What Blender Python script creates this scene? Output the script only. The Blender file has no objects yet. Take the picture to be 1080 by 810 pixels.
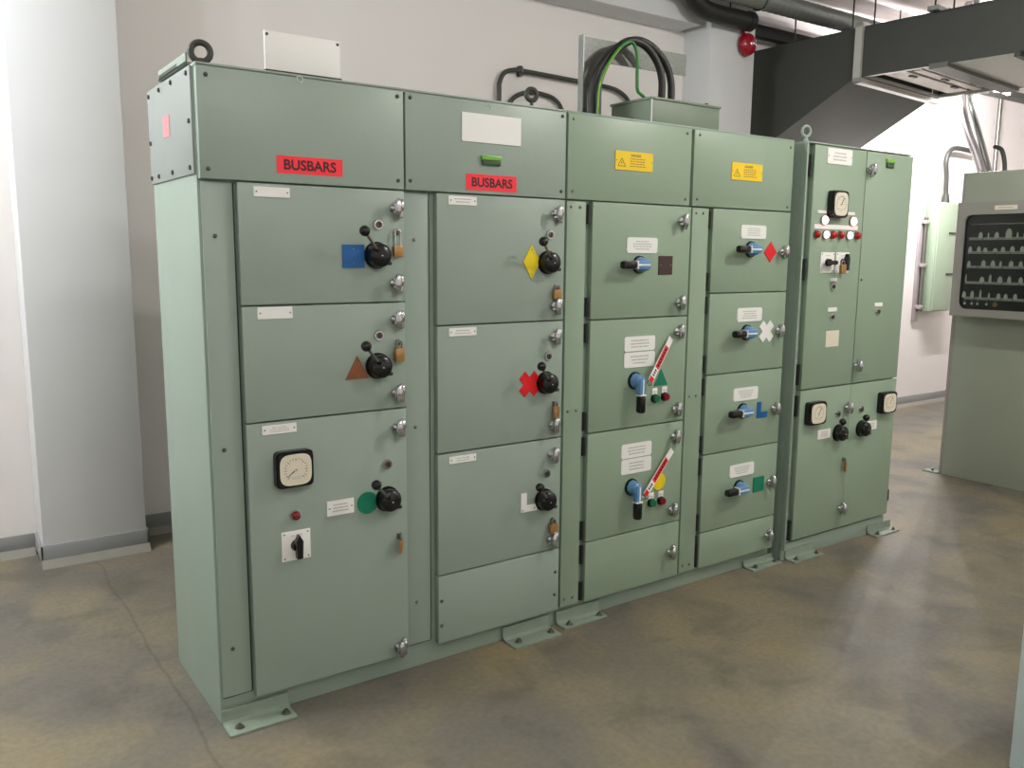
import bpy, bmesh, math, random
from math import pi, sin, cos, radians
from mathutils import Vector, Matrix
random.seed(7)
S = bpy.context.scene
COL = S.collection

# ------------------------------------------------------------------ materials
def lin(c):
    return tuple(((v/255)/12.92 if v/255 <= 0.04045 else ((v/255+0.055)/1.055)**2.4) for v in c) + (1.0,)

def mat(name, rgb, rough=0.5, metal=0.0, var=0.06, scale=6.0, bump=0.0, bscale=60.0, emis=None, estr=0.0, spec=0.5, coat=0.0):
    m = bpy.data.materials.new(name); m.use_nodes = True
    nt = m.node_tree; N = nt.nodes; L = nt.links
    b = N['Principled BSDF']
    b.inputs['Roughness'].default_value = rough
    b.inputs['Metallic'].default_value = metal
    b.inputs['Specular IOR Level'].default_value = spec
    b.inputs['Coat Weight'].default_value = coat
    tc = N.new('ShaderNodeTexCoord')
    nz = N.new('ShaderNodeTexNoise'); nz.inputs['Scale'].default_value = scale; nz.inputs['Detail'].default_value = 4
    L.new(tc.outputs['Object'], nz.inputs['Vector'])
    mx = N.new('ShaderNodeMix'); mx.data_type = 'RGBA'
    c = lin(rgb)
    mx.inputs[6].default_value = tuple(v*(1-var) for v in c[:3]) + (1,)
    mx.inputs[7].default_value = tuple(min(1, v*(1+var)) for v in c[:3]) + (1,)
    L.new(nz.outputs['Fac'], mx.inputs[0])
    L.new(mx.outputs[2], b.inputs['Base Color'])
    if bump > 0:
        n2 = N.new('ShaderNodeTexNoise'); n2.inputs['Scale'].default_value = bscale; n2.inputs['Detail'].default_value = 3
        L.new(tc.outputs['Object'], n2.inputs['Vector'])
        bp = N.new('ShaderNodeBump'); bp.inputs['Strength'].default_value = bump; bp.inputs['Distance'].default_value = 0.004
        L.new(n2.outputs['Fac'], bp.inputs['Height']); L.new(bp.outputs['Normal'], b.inputs['Normal'])
    if emis:
        b.inputs['Emission Color'].default_value = lin(emis); b.inputs['Emission Strength'].default_value = estr
    return m

M = {}
M['green'] = mat('green_enamel', (147, 164, 152), 0.42, var=0.05, scale=3, bump=0.10, bscale=40)
M['greenb'] = mat('warm_lit_green_enamel', (142, 163, 141), 0.42, var=0.05, scale=3, bump=0.10, bscale=40)  # same paint as the left cabinet, warmer lamplight put into its colour
M['side'] = mat('side_cover_enamel', (141, 149, 145), 0.45, var=0.04, scale=4, bump=0.1, bscale=40)
M['green2'] = mat('green_enamel_body', (142, 160, 146), 0.45, var=0.05, scale=3, bump=0.10, bscale=40)
M['fgreen'] = mat('worn_foot_paint', (128, 143, 128), 0.55, var=0.12, scale=18, bump=0.2)
M['black'] = mat('black_bakelite', (16, 16, 17), 0.22, var=0.1)
M['blackm'] = mat('black_hinge', (24, 27, 24), 0.45, var=0.1)
M['chrome'] = mat('chrome', (205, 205, 208), 0.18, 1.0, var=0.04)
M['steel'] = mat('dull_steel', (140, 140, 132), 0.38, 1.0, var=0.12, scale=30)
M['rivet'] = mat('old_screw', (92, 90, 80), 0.5, 0.7, var=0.2, scale=40)
M['brass'] = mat('padlock_brass', (176, 136, 84), 0.42, 0.55, var=0.12, scale=30)
M['white'] = mat('white_plastic', (240, 241, 237), 0.45, var=0.02)
M['ink'] = mat('grey_print', (182, 182, 174), 0.6, var=0.02)
M['inkd'] = mat('dark_print', (40, 38, 34), 0.6, var=0.02)
M['redlab'] = mat('fluorescent_red', (250, 44, 62), 0.5, var=0.02)
M['redink'] = mat('busbar_print', (64, 4, 14), 0.5, var=0.02)
M['pink'] = mat('faded_pink_sticker', (240, 138, 140), 0.55, var=0.08, scale=40)
M['blue'] = mat('blue_plate', (12, 92, 158), 0.35, var=0.04)
M['brown'] = mat('brown_plate', (136, 82, 44), 0.42, var=0.1, scale=30)
M['dbrown'] = mat('dark_brown_plate', (62, 42, 38), 0.35, var=0.1, scale=30)
M['dgreen'] = mat('green_plate', (14, 124, 96), 0.35, var=0.05)
M['yellow'] = mat('yellow_plate', (240, 214, 20), 0.4, var=0.04)
M['ysign'] = mat('yellow_sign', (244, 208, 16), 0.4, var=0.03)
M['red'] = mat('red_plate', (226, 26, 34), 0.35, var=0.04)
M['hblue'] = mat('handle_blue', (92, 142, 186), 0.35, var=0.05)
M['cream'] = mat('cream_dial', (226, 220, 200), 0.4, var=0.03)
M['gbtn'] = mat('green_button', (10, 110, 70), 0.25, var=0.05)
M['rbtn'] = mat('red_button', (120, 14, 30), 0.22, var=0.05)
M['lime'] = mat('lime_badge', (120, 178, 70), 0.35, var=0.05)
M['dlime'] = mat('dark_green_badge', (52, 74, 50), 0.5, var=0.05)
M['lit'] = mat('lit_lens', (255, 226, 222), 0.3, emis=(255, 176, 180), estr=2.2)
M['dimred'] = mat('dim_red_lens', (150, 22, 30), 0.2, emis=(200, 20, 30), estr=0.12)
M['galv'] = mat('galvanised', (142, 146, 142), 0.45, 0.65, var=0.25, scale=45, bump=0.1, bscale=80)
M['galvd'] = mat('mottled_galvanised', (112, 115, 110), 0.5, 0.5, var=0.4, scale=60, bump=0.1, bscale=80)
M['ductm'] = mat('duct_brace_sheet', (104, 106, 100), 0.5, 0.25, var=0.08, scale=4)
M['panel_white'] = mat('grille_panel', (205, 198, 190), 0.5, var=0.05, scale=6)
M['galvl'] = mat('bright_galvanised', (190, 190, 184), 0.42, 0.35, var=0.08, scale=14)
M['duct'] = mat('dark_duct', (66, 69, 64), 0.5, 0.25, var=0.10, scale=4)
M['ductu'] = mat('duct_plain_sheet', (150, 148, 142), 0.5, 0.2, var=0.08, scale=4)
M['cable'] = mat('black_cable', (24, 25, 23), 0.5, var=0.1)
M['gcable'] = mat('green_earth_cable', (38, 118, 38), 0.45, var=0.06)
M['ycable'] = mat('yellow_cable_stripe', (140, 160, 30), 0.45, var=0.06)
M['conduit'] = mat('grey_conduit', (62, 64, 60), 0.5, 0.2, var=0.1, scale=20)
M['jbox'] = mat('olive_box_paint', (112, 126, 108), 0.5, var=0.05)
M['bellred'] = mat('bell_red', (150, 16, 34), 0.25, var=0.05)
M['wall'] = mat('wall_paint', (230, 226, 223), 0.7, var=0.02, scale=1.2, bump=0.08, bscale=25)
M['pillar'] = mat('pillar_paint', (214, 216, 217), 0.7, var=0.02, scale=2, bump=0.12, bscale=18)
M['ceil'] = mat('ceiling_paint', (222, 214, 210), 0.8, var=0.02, scale=1)
M['skirt'] = mat('skirting_paint', (146, 148, 148), 0.55, var=0.05, scale=4, bump=0.1)
M['cove'] = mat('cove_paint', (134, 131, 122), 0.6, var=0.08, scale=6)
M['cubicle'] = mat('cubicle_grey_green', (156, 165, 148), 0.45, var=0.04, scale=4)
M['frameg'] = mat('key_frame_grey', (146, 145, 139), 0.4, var=0.04)
M['dark_in'] = mat('key_board_black', (14, 15, 14), 0.6, var=0.1)
M['railw'] = mat('key_rail', (188, 192, 182), 0.5, var=0.08, scale=40)
M['tagw'] = mat('key_tag_white', (238, 240, 230), 0.5, var=0.04, scale=40)
M['palebox'] = mat('pale_green_box', (158, 176, 152), 0.45, var=0.05)
M['paleedge'] = mat('pale_cabinet_paint', (172, 186, 184), 0.5, var=0.03)
M['rail_lilac'] = mat('wall_rail', (176, 168, 170), 0.45, 0.2, var=0.06, scale=20)
M['tube'] = mat('lamp_tube', (255, 250, 240), 0.4, emis=(255, 246, 238), estr=9.0)
M['chalk'] = mat('chalk', (196, 206, 190), 0.9, var=0.1)

def glass_mat():
    m = bpy.data.materials.new('cabinet_glass'); m.use_nodes = True
    N = m.node_tree.nodes; L = m.node_tree.links
    for n in list(N): N.remove(n)
    o = N.new('ShaderNodeOutputMaterial'); mx = N.new('ShaderNodeMixShader')
    t = N.new('ShaderNodeBsdfTransparent'); g = N.new('ShaderNodeBsdfGlossy'); g.inputs['Roughness'].default_value = 0.03
    fr = N.new('ShaderNodeFresnel'); fr.inputs['IOR'].default_value = 1.45
    t.inputs['Color'].default_value = (0.92, 0.95, 0.93, 1)
    L.new(fr.outputs[0], mx.inputs[0]); L.new(t.outputs[0], mx.inputs[1]); L.new(g.outputs[0], mx.inputs[2]); L.new(mx.outputs[0], o.inputs[0])
    return m
M['glass'] = glass_mat()

def floor_mat():
    m = bpy.data.materials.new('stained_concrete'); m.use_nodes = True
    N = m.node_tree.nodes; L = m.node_tree.links
    b = N['Principled BSDF']
    tc = N.new('ShaderNodeNewGeometry')
    def noise(s, d, dist=0.0):
        n = N.new('ShaderNodeTexNoise'); n.inputs['Scale'].default_value = s; n.inputs['Detail'].default_value = d
        n.inputs['Distortion'].default_value = dist; L.new(tc.outputs['Position'], n.inputs['Vector']); return n
    def ramp(src, stops):
        r = N.new('ShaderNodeValToRGB'); e = r.color_ramp.elements
        e[0].position, e[0].color = stops[0][0], lin(stops[0][1]); e[1].position, e[1].color = stops[-1][0], lin(stops[-1][1])
        for p, c in stops[1:-1]:
            x = e.new(p); x.color = lin(c)
        L.new(src, r.inputs[0]); return r
    base = ramp(noise(1.3, 6, 0.6).outputs['Fac'], [(0.32, (106, 105, 98)), (0.48, (116, 112, 101)), (0.60, (130, 123, 103)), (0.76, (142, 130, 100))])
    dirt = ramp(noise(3.4, 10, 0.5).outputs['Fac'], [(0.32, (206, 206, 204)), (0.50, (250, 248, 246)), (0.70, (255, 250, 236))])
    mx = N.new('ShaderNodeMix'); mx.data_type = 'RGBA'; mx.blend_type = 'MULTIPLY'; mx.inputs[0].default_value = 0.85
    L.new(base.outputs[0], mx.inputs[6]); L.new(dirt.outputs[0], mx.inputs[7])
    fine = ramp(noise(38, 4).outputs['Fac'], [(0.35, (228, 228, 228)), (0.65, (255, 255, 255))])
    m2 = N.new('ShaderNodeMix'); m2.data_type = 'RGBA'; m2.blend_type = 'MULTIPLY'; m2.inputs[0].default_value = 0.7
    L.new(mx.outputs[2], m2.inputs[6]); L.new(fine.outputs[0], m2.inputs[7])
    # a wandering floor joint running from the wall past the end of the switchboard
    sx = N.new('ShaderNodeSeparateXYZ'); L.new(tc.outputs['Position'], sx.inputs[0])
    wob = noise(2.2, 4)
    ad = N.new('ShaderNodeMath'); ad.operation = 'MULTIPLY_ADD'; ad.inputs[1].default_value = 0.09; ad.inputs[2].default_value = 0.03
    L.new(wob.outputs['Fac'], ad.inputs[0])
    s1 = N.new('ShaderNodeMath'); s1.operation = 'ADD'; L.new(sx.outputs['X'], s1.inputs[0]); L.new(ad.outputs[0], s1.inputs[1])
    ab = N.new('ShaderNodeMath'); ab.operation = 'ABSOLUTE'; L.new(s1.outputs[0], ab.inputs[0])
    rr = ramp(ab.outputs[0], [(0.0, (150, 146, 138)), (0.010, (255, 255, 255))])
    m3 = N.new('ShaderNodeMix'); m3.data_type = 'RGBA'; m3.blend_type = 'MULTIPLY'; m3.inputs[0].default_value = 0.4
    L.new(m2.outputs[2], m3.inputs[6]); L.new(rr.outputs[0], m3.inputs[7])
    L.new(m3.outputs[2], b.inputs['Base Color'])
    rg = N.new('ShaderNodeMapRange'); rg.inputs[3].default_value = 0.5; rg.inputs[4].default_value = 0.7
    L.new(noise(2.4, 5).outputs['Fac'], rg.inputs[0]); L.new(rg.outputs[0], b.inputs['Roughness'])
    bp = N.new('ShaderNodeBump'); bp.inputs['Strength'].default_value = 0.15; bp.inputs['Distance'].default_value = 0.005
    L.new(noise(22, 5).outputs['Fac'], bp.inputs['Height']); L.new(bp.outputs[0], b.inputs['Normal'])
    return m
M['floor'] = floor_mat()

# ------------------------------------------------------------------ mesh builder
ORG = {}
class MB:
    """collects shapes, in world coordinates, for ONE mesh object"""
    def __init__(s): s.bm = bmesh.new(); s.mats = []
    def mi(s, m):
        if m not in s.mats: s.mats.append(m)
        return s.mats.index(m)
    def _fin(s, verts, m):
        i = s.mi(m)
        for f in {f for v in verts for f in v.link_faces}: f.material_index = i
    def box(s, x0, x1, y0, y1, z0, z1, m, bev=0.0, seg=2):
        t = bmesh.new(); bmesh.ops.create_cube(t, size=1)
        bmesh.ops.transform(t, matrix=Matrix.Translation(((x0+x1)/2, (y0+y1)/2, (z0+z1)/2)) @ Matrix.Diagonal((x1-x0, y1-y0, z1-z0, 1)), verts=t.verts)
        if bev: bmesh.ops.bevel(t, geom=t.edges[:], offset=bev, segments=seg, affect='EDGES', profile=0.5)
        return s.merge(t, m)
    def merge(s, t, m, mtx=None, smooth=False):
        i = s.mi(m); mp = {}
        for v in t.verts: mp[v] = s.bm.verts.new(mtx @ v.co if mtx else v.co)
        for f in t.faces:
            try: g = s.bm.faces.new([mp[v] for v in f.verts]); g.material_index = i; g.smooth = smooth
            except ValueError: pass
        t.free(); return s
    def cyl(s, p0, p1, r, m, r2=None, seg=20):
        p0, p1 = Vector(p0), Vector(p1); d = p1-p0; t = bmesh.new()
        bmesh.ops.create_cone(t, cap_ends=True, segments=seg, radius1=r, radius2=r if r2 is None else r2, depth=d.length)
        return s.merge(t, m, Matrix.Translation((p0+p1)/2) @ d.to_track_quat('Z', 'Y').to_matrix().to_4x4(), True)
    def ell(s, c, r, m, seg=18):
        t = bmesh.new(); bmesh.ops.create_uvsphere(t, u_segments=seg, v_segments=seg//2+2, radius=1)
        return s.merge(t, m, Matrix.Translation(c) @ Matrix.Diagonal((r[0], r[1], r[2], 1)), True)
    def torus(s, c, n, R, r, m, seg=24, sg=10):
        q = Vector(n).to_track_quat('Z', 'Y').to_matrix().to_4x4(); t = bmesh.new(); V = []
        for i in range(seg):
            a = 2*pi*i/seg
            V.append([t.verts.new(((R+r*cos(2*pi*j/sg))*cos(a), (R+r*cos(2*pi*j/sg))*sin(a), r*sin(2*pi*j/sg))) for j in range(sg)])
        for i in range(seg):
            for j in range(sg): t.faces.new((V[i][j], V[(i+1) % seg][j], V[(i+1) % seg][(j+1) % sg], V[i][(j+1) % sg]))
        return s.merge(t, m, Matrix.Translation(c) @ q, True)
    def prism(s, poly, y0, y1, m):
        """poly: (x, z) outline, extruded from y0 to y1"""
        t = bmesh.new(); a = [t.verts.new((x, y0, z)) for x, z in poly]; b = [t.verts.new((x, y1, z)) for x, z in poly]
        t.faces.new(a); t.faces.new(b[::-1]); n = len(poly)
        for i in range(n): t.faces.new((a[i], b[i], b[(i+1) % n], a[(i+1) % n]))
        bmesh.ops.recalc_face_normals(t, faces=t.faces[:])
        return s.merge(t, m)
    def hexa(s, P, m):
        """P: eight corners, bottom loop then top loop"""
        t = bmesh.new(); v = [t.verts.new(p) for p in P]
        for f in ((0, 1, 2, 3), (4, 5, 6, 7), (0, 1, 5, 4), (1, 2, 6, 5), (2, 3, 7, 6), (3, 0, 4, 7)): t.faces.new([v[i] for i in f])
        bmesh.ops.recalc_face_normals(t, faces=t.faces[:])
        return s.merge(t, m)
    def tube(s, pts, r, m, seg=12, smooth=6):
        P = [Vector(p) for p in pts]
        if smooth and len(P) > 2:
            Q = []; E = [2*P[0]-P[1]] + P + [2*P[-1]-P[-2]]
            for i in range(1, len(E)-2):
                a, b, c, d = E[i-1], E[i], E[i+1], E[i+2]
                for k in range(smooth):
                    u = k/smooth
                    Q.append(0.5*((2*b)+(c-a)*u+(2*a-5*b+4*c-d)*u*u+(3*b-a-3*c+d)*u**3))
            Q.append(P[-1]); P = Q
        t = bmesh.new(); rings = []; up = None
        for i, p in enumerate(P):
            d = (P[min(i+1, len(P)-1)]-P[max(i-1, 0)]).normalized()
            if up is None: up = d.orthogonal().normalized()
            up = (up - d*up.dot(d)).normalized(); w = d.cross(up)
            rr = r(i/(len(P)-1)) if callable(r) else r
            rings.append([t.verts.new(p+rr*(cos(2*pi*j/seg)*up+sin(2*pi*j/seg)*w)) for j in range(seg)])
        for a, b in zip(rings, rings[1:]):
            for j in range(seg): t.faces.new((a[j], a[(j+1) % seg], b[(j+1) % seg], b[j]))
        t.faces.new(rings[0][::-1]); t.faces.new(rings[-1])
        return s.merge(t, m, None, True)
    def text(s, txt, cx, cz, w, h, y, m, off=0.0):
        cu = bpy.data.curves.new('t', 'FONT'); cu.body = txt; cu.extrude = 0.0; cu.offset = off; cu.resolution_u = 4
        o = bpy.data.objects.new('t', cu); me = bpy.data.meshes.new_from_object(o)
        xs = [v.co.x for v in me.vertices]; zs = [v.co.y for v in me.vertices]
        ax, bx, az, bz = min(xs), max(xs), min(zs), max(zs)
        t = bmesh.new(); t.from_mesh(me)
        for v in t.verts: v.co = Vector((cx+((v.co.x-ax)/(bx-ax)-.5)*w, y, cz+((v.co.y-az)/(bz-az)-.5)*h))
        bpy.data.objects.remove(o); bpy.data.curves.remove(cu); bpy.data.meshes.remove(me)
        return s.merge(t, m)
    def build(s, name, parent=None, **props):
        bmesh.ops.recalc_face_normals(s.bm, faces=s.bm.faces[:])
        xs = [v.co for v in s.bm.verts]
        o0 = Vector(((min(v.x for v in xs)+max(v.x for v in xs))/2, (min(v.y for v in xs)+max(v.y for v in xs))/2, min(v.z for v in xs)))
        for v in s.bm.verts: v.co -= o0
        me = bpy.data.meshes.new(name); s.bm.to_mesh(me); s.bm.free()
        for m in s.mats: me.materials.append(M[m])
        me.set_sharp_from_angle(angle=radians(40))
        o = bpy.data.objects.new(name, me); COL.objects.link(o); ORG[o.name] = o0
        if parent: o.parent = parent; o.location = o0-ORG[parent.name]
        else: o.location = o0
        for k, v in props.items(): o[k] = v
        return o

def thing(name, label, cat, base, group=None):
    o = bpy.data.objects.new(name, None); COL.objects.link(o); o.location = base; ORG[o.name] = Vector(base)
    o.empty_display_size = 0.1; o['label'] = label; o['category'] = cat
    if group: o['group'] = group
    return o

def tagged(mb, name, label, cat, group=None):
    o = mb.build(name); o['label'] = label; o['category'] = cat
    if group: o['group'] = group
    return o

def struct(name, mb): return mb.build(name, kind='structure')

def sellipse(cx, cz, a, b, p=4.0, n=40):
    out = []
    for i in range(n):
        t = 2*pi*i/n; c, s_ = cos(t), sin(t)
        out.append((cx+a*math.copysign(abs(c)**(2/p), c), cz+b*math.copysign(abs(s_)**(2/p), s_)))
    return out

# ------------------------------------------------------------------ setting
WY = 2.43; CZ = 4.0
m = MB(); m.box(-5, 11.2, -6.2, WY+0.2, -0.1, 0, 'floor'); struct('floor', m)
m = MB(); m.box(-5, 11.2, -6.2, WY+0.2, CZ, CZ+0.1, 'ceil'); struct('ceiling', m)
m = MB(); m.box(-5, 11.2, WY, WY+0.2, 0, CZ, 'wall'); struct('wall_back', m)
m = MB(); m.box(-5.2, -5, -6.2, WY+0.2, 0, CZ, 'wall'); struct('wall_left', m)
m = MB(); m.box(11.2, 11.4, -6.2, WY+0.2, 0, CZ, 'wall'); struct('wall_right', m)
m = MB(); m.box(-5.2, 11.4, -6.4, -6.2, 0, CZ, 'wall'); struct('wall_front', m)
m = MB(); m.box(-0.325, 0.200, 2.15, WY, 0, CZ, 'pillar', 0.006); struct('trim_1', m)
m = MB(); m.box(4.70, 5.24, 2.13, WY, 0, CZ, 'pillar', 0.006); struct('trim_2', m)
m = MB(); m.box(-5, 4.62, 2.17, WY, 3.55, CZ, 'pillar', 0.006); struct('trim_3', m)

def skirt(mb, x0, x1, y, h=0.105):
    mb.box(x0, x1, y-0.012, y, 0.03, h, 'skirt', 0.003)
    mb.hexa([(x0, y-0.05, 0), (x1, y-0.05, 0), (x1, y, 0), (x0, y, 0), (x0, y-0.012, 0.04), (x1, y-0.012, 0.04), (x1, y, 0.04), (x0, y, 0.04)], 'cove')
m = MB(); skirt(m, -5, -0.337, WY, 0.12); skirt(m, 0.212, 4.7, WY, 0.12); skirt(m, 5.24, 11.2, WY, 0.12)
m.box(-0.337, -0.325, 2.138, WY, 0.03, 0.12, 'skirt', 0.003); m.box(0.200, 0.212, 2.138, WY, 0.03, 0.12, 'skirt', 0.003)
skirt(m, -0.337, 0.212, 2.15, 0.12); struct('baseboard_back', m)

# ------------------------------------------------------------------ small fittings (sub-parts)
def screw(parent, x, z, y=0.0, r=0.006, mt='steel', d=-1):
    mb = MB(); mb.cyl((x, y, z), (x, y-0.002, z), r*1.25, mt, seg=14); mb.ell((x, y-0.002, z), (r, 0.004, r), mt, 12)
    return mb.build('screw', parent)

def latch(parent, x, z, y=0.0):
    mb = MB()
    mb.cyl((x-0.006, y, z), (x-0.006, y-0.012, z), 0.017, 'chrome')
    mb.cyl((x-0.006, y-0.01, z), (x-0.006, y-0.034, z), 0.009, 'chrome', 0.011)
    mb.ell((x-0.006, y-0.042, z+0.002), (0.014, 0.013, 0.034), 'chrome')
    mb.box(x+0.010, x+0.030, y-0.022, y, z-0.038, z+0.034, 'chrome', 0.007, 3)
    mb.ell((x+0.020, y-0.022, z+0.010), (0.0105, 0.010, 0.022), 'chrome', 14)
    return mb.build('latch', parent)

def key_lock(parent, x, z, y=0.0):
    mb = MB(); mb.cyl((x, y, z), (x, y-0.010, z), 0.021, 'chrome', 0.018, 24); mb.cyl((x, y-0.009, z), (x, y-0.013, z), 0.012, 'rivet', seg=18)
    mb.box(x-0.0015, x+0.0015, y-0.0145, y-0.012, z-0.007, z+0.007, 'black')
    return mb.build('key_lock', parent)

def lever(parent, x, z, y=0.0):
    mb = MB()
    mb.cyl((x, y, z), (x, y-0.006, z), 0.050, 'black', seg=32)
    mb.cyl((x, y-0.006, z), (x, y-0.040, z), 0.045, 'black', 0.043, 32)
    mb.ell((x, y-0.038, z), (0.043, 0.018, 0.043), 'black', 26)
    mb.box(x+0.020, x+0.043, y-0.046, y-0.008, z-0.036, z-0.022, 'blackm', 0.004)
    mb.cyl((x-0.010, y-0.046, z+0.010), (x-0.083, y-0.083, z+0.083), 0.0055, 'steel', seg=12)
    mb.cyl((x-0.004, y-0.040, z+0.004), (x-0.024, y-0.053, z+0.024), 0.009, 'black', seg=14)
    mb.ell((x-0.085, y-0.085, z+0.086), (0.0195, 0.0195, 0.0195), 'black', 22)
    mb.ell((x-0.002, y-0.056, z-0.002), (0.004, 0.003, 0.004), 'chrome', 10)
    return mb.build('lever_handle', parent)

def plate(parent, x0, x1, z0, z1, y=0.0, lines=0, name='nameplate', mt='white', cut=0.0, holes=True, ink='ink', th=0.004, seed=0):
    mb = MB(); c = cut
    poly = [(x0+c, z0), (x1-c, z0), (x1, z0+c), (x1, z1-c), (x1-c, z1), (x0+c, z1), (x0, z1-c), (x0, z0+c)] if c else [(x0, z0), (x1, z0), (x1, z1), (x0, z1)]
    mb.prism(poly, y, y-th, mt)
    rnd = random.Random(seed+int(x0*1000)+int(z0*1000)*7)
    H = z1-z0; W = x1-x0
    for k in range(lines):
        zc = z1-H*(0.18+0.64*(k+0.5)/lines); hh = H*0.25/lines
        wd = W*rnd.uniform(0.42, 0.62); x = (x0+x1)/2-wd/2
        while x < (x0+x1)/2+wd/2:
            l = W*rnd.uniform(0.03, 0.09); mb.box(x, min(x+l, (x0+x1)/2+wd/2), y-th-0.0004, y-th, zc-hh/2, zc+hh/2, ink); x += l+W*0.018
    if holes:
        for px in (x0+0.009, x1-0.009): mb.cyl((px, y-th, (z0+z1)/2), (px, y-th-0.0012, (z0+z1)/2), 0.0028, 'rivet', seg=10)
    return mb.build(name, parent)

def shape_plate(parent, poly, mt, y=0.0, holes=(), th=0.004, label=None):
    mb = MB(); mb.prism(poly, y, y-th, mt)
    for hx, hz in holes: mb.cyl((hx, y-th, hz), (hx, y-th-0.0014, hz), 0.003, 'steel', seg=10)
    o = mb.build('marker_plate', parent)
    if label: o['label'] = label
    return o

def cross(cx, cz, r, w):
    p = []
    for k in range(4):
        a = pi/4+k*pi/2; d = Vector((cos(a), sin(a))); n = Vector((-sin(a), cos(a)))
        p += [tuple(Vector((cx, cz))+d*r-n*w), tuple(Vector((cx, cz))+d*r+n*w), tuple(Vector((cx, cz))+(d+Vector((cos(a+pi/2), sin(a+pi/2))))*w)]
    return p

def circle(cx, cz, r, n=36): return [(cx+r*cos(2*pi*i/n), cz+r*sin(2*pi*i/n)) for i in range(n)]

def rotary(parent, x, z, down, y=0.0):
    mb = MB()
    mb.cyl((x, y, z), (x, y-0.010, z), 0.042, 'black', 0.040, 28)
    mb.cyl((x, y-0.010, z), (x, y-0.046, z), 0.036, 'hblue', 0.028, 10)
    mb.cyl((x, y-0.046, z), (x, y-0.052, z), 0.028, 'hblue', 0.022, 10)
    d = Vector((0, 0, -1)) if down else Vector((-1, 0, 0)); n = Vector((1, 0, 0)) if down else Vector((0, 0, 1))
    c = Vector((x, y-0.040, z))
    def bar(a, b, w, y0, y1, mt, bev):
        P, Q = c+d*a, c+d*b
        xs = sorted((P.x-n.x*w, Q.x+n.x*w)) if down else sorted((P.x, Q.x)); zs = sorted((P.z, Q.z)) if down else sorted((P.z-w, P.z+w))
        mb.box(xs[0], xs[1], y0, y1, zs[0], zs[1], mt, bev)
    bar(-0.020, 0.066, 0.020, y-0.062, y-0.030, 'hblue', 0.007)
    bar(-0.012, 0.062, 0.0035, y-0.0645, y-0.061, 'white', 0.0)
    bar(0.060, 0.067, 0.019, y-0.066, y-0.028, 'white', 0.002)
    bar(0.066, 0.150, 0.0185, y-0.068, y-0.030, 'black', 0.012)
    return mb.build('rotary_handle', parent)

def button(parent, x, z, mt, y=0.0):
    mb = MB(); mb.box(x-0.017, x+0.017, y-0.004, y, z+0.018, z+0.050, 'white', 0.002)
    mb.box(x-0.010, x+0.010, y-0.0045, y-0.004, z+0.030, z+0.034, 'ink')
    mb.cyl((x, y, z), (x, y-0.012, z), 0.023, 'black', 0.021, 24); mb.cyl((x, y-0.012, z), (x, y-0.024, z), 0.0185, mt, 0.017, 24)
    return mb.build('push_button', parent)

def meter(parent, x, z, w, h, ang, y=0.0):
    mb = MB()
    mb.prism(sellipse(x, z, w/2, h/2, 9), y, y-0.030, 'black'); mb.prism(sellipse(x, z, w/2*0.965, h/2*0.965, 7), y-0.030, y-0.036, 'black')
    o = mb.build('meter', parent)
    return o

def meter_face(par, x, z, w, h, ang, y):
    """housing, dial with scale and pointer of a square panel meter, one mesh"""
    mb = MB()
    mb.prism(sellipse(x, z, w/2, h/2, 9), y, y-0.030, 'black'); mb.prism(sellipse(x, z, w/2*0.965, h/2*0.965, 7), y-0.030, y-0.038, 'black')
    mb.prism(sellipse(x, z, w*0.425, h*0.425, 3.8), y-0.038, y-0.040, 'cream')
    R = min(w, h)*0.33; yf = y-0.0402
    for k in range(19):
        a = radians(225-k*15); l = R*(0.16 if k % 3 else 0.26)
        p, q = (x+R*cos(a), z+R*sin(a)), (x+(R-l)*cos(a), z+(R-l)*sin(a)); n = (-sin(a)*0.0009, cos(a)*0.0009)
        mb.prism([(p[0]-n[0], p[1]-n[1]), (p[0]+n[0], p[1]+n[1]), (q[0]+n[0], q[1]+n[1]), (q[0]-n[0], q[1]-n[1])], yf, yf-0.0005, 'inkd')
    a = radians(ang); p = (x+R*0.95*cos(a), z+R*0.95*sin(a)); n = (-sin(a)*0.002, cos(a)*0.002)
    mb.prism([(x-n[0], z-n[1]), (p[0]-n[0]*.3, p[1]-n[1]*.3), (p[0]+n[0]*.3, p[1]+n[1]*.3), (x+n[0], z+n[1])], yf-0.001, yf-0.002, 'inkd')
    mb.cyl((x, yf, z), (x, yf-0.003, z), w*0.055, 'cream', seg=16); mb.cyl((x, yf-0.003, z), (x, yf-0.005, z), w*0.022, 'brass', seg=12)
    mb.box(x-w*0.14, x+w*0.16, yf-0.0005, yf, z-h*0.20, z-h*0.185, 'ink'); mb.box(x-w*0.11, x+w*0.13, yf-0.0005, yf, z-h*0.25, z-h*0.235, 'ink')
    return mb.build('meter', par)

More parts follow.
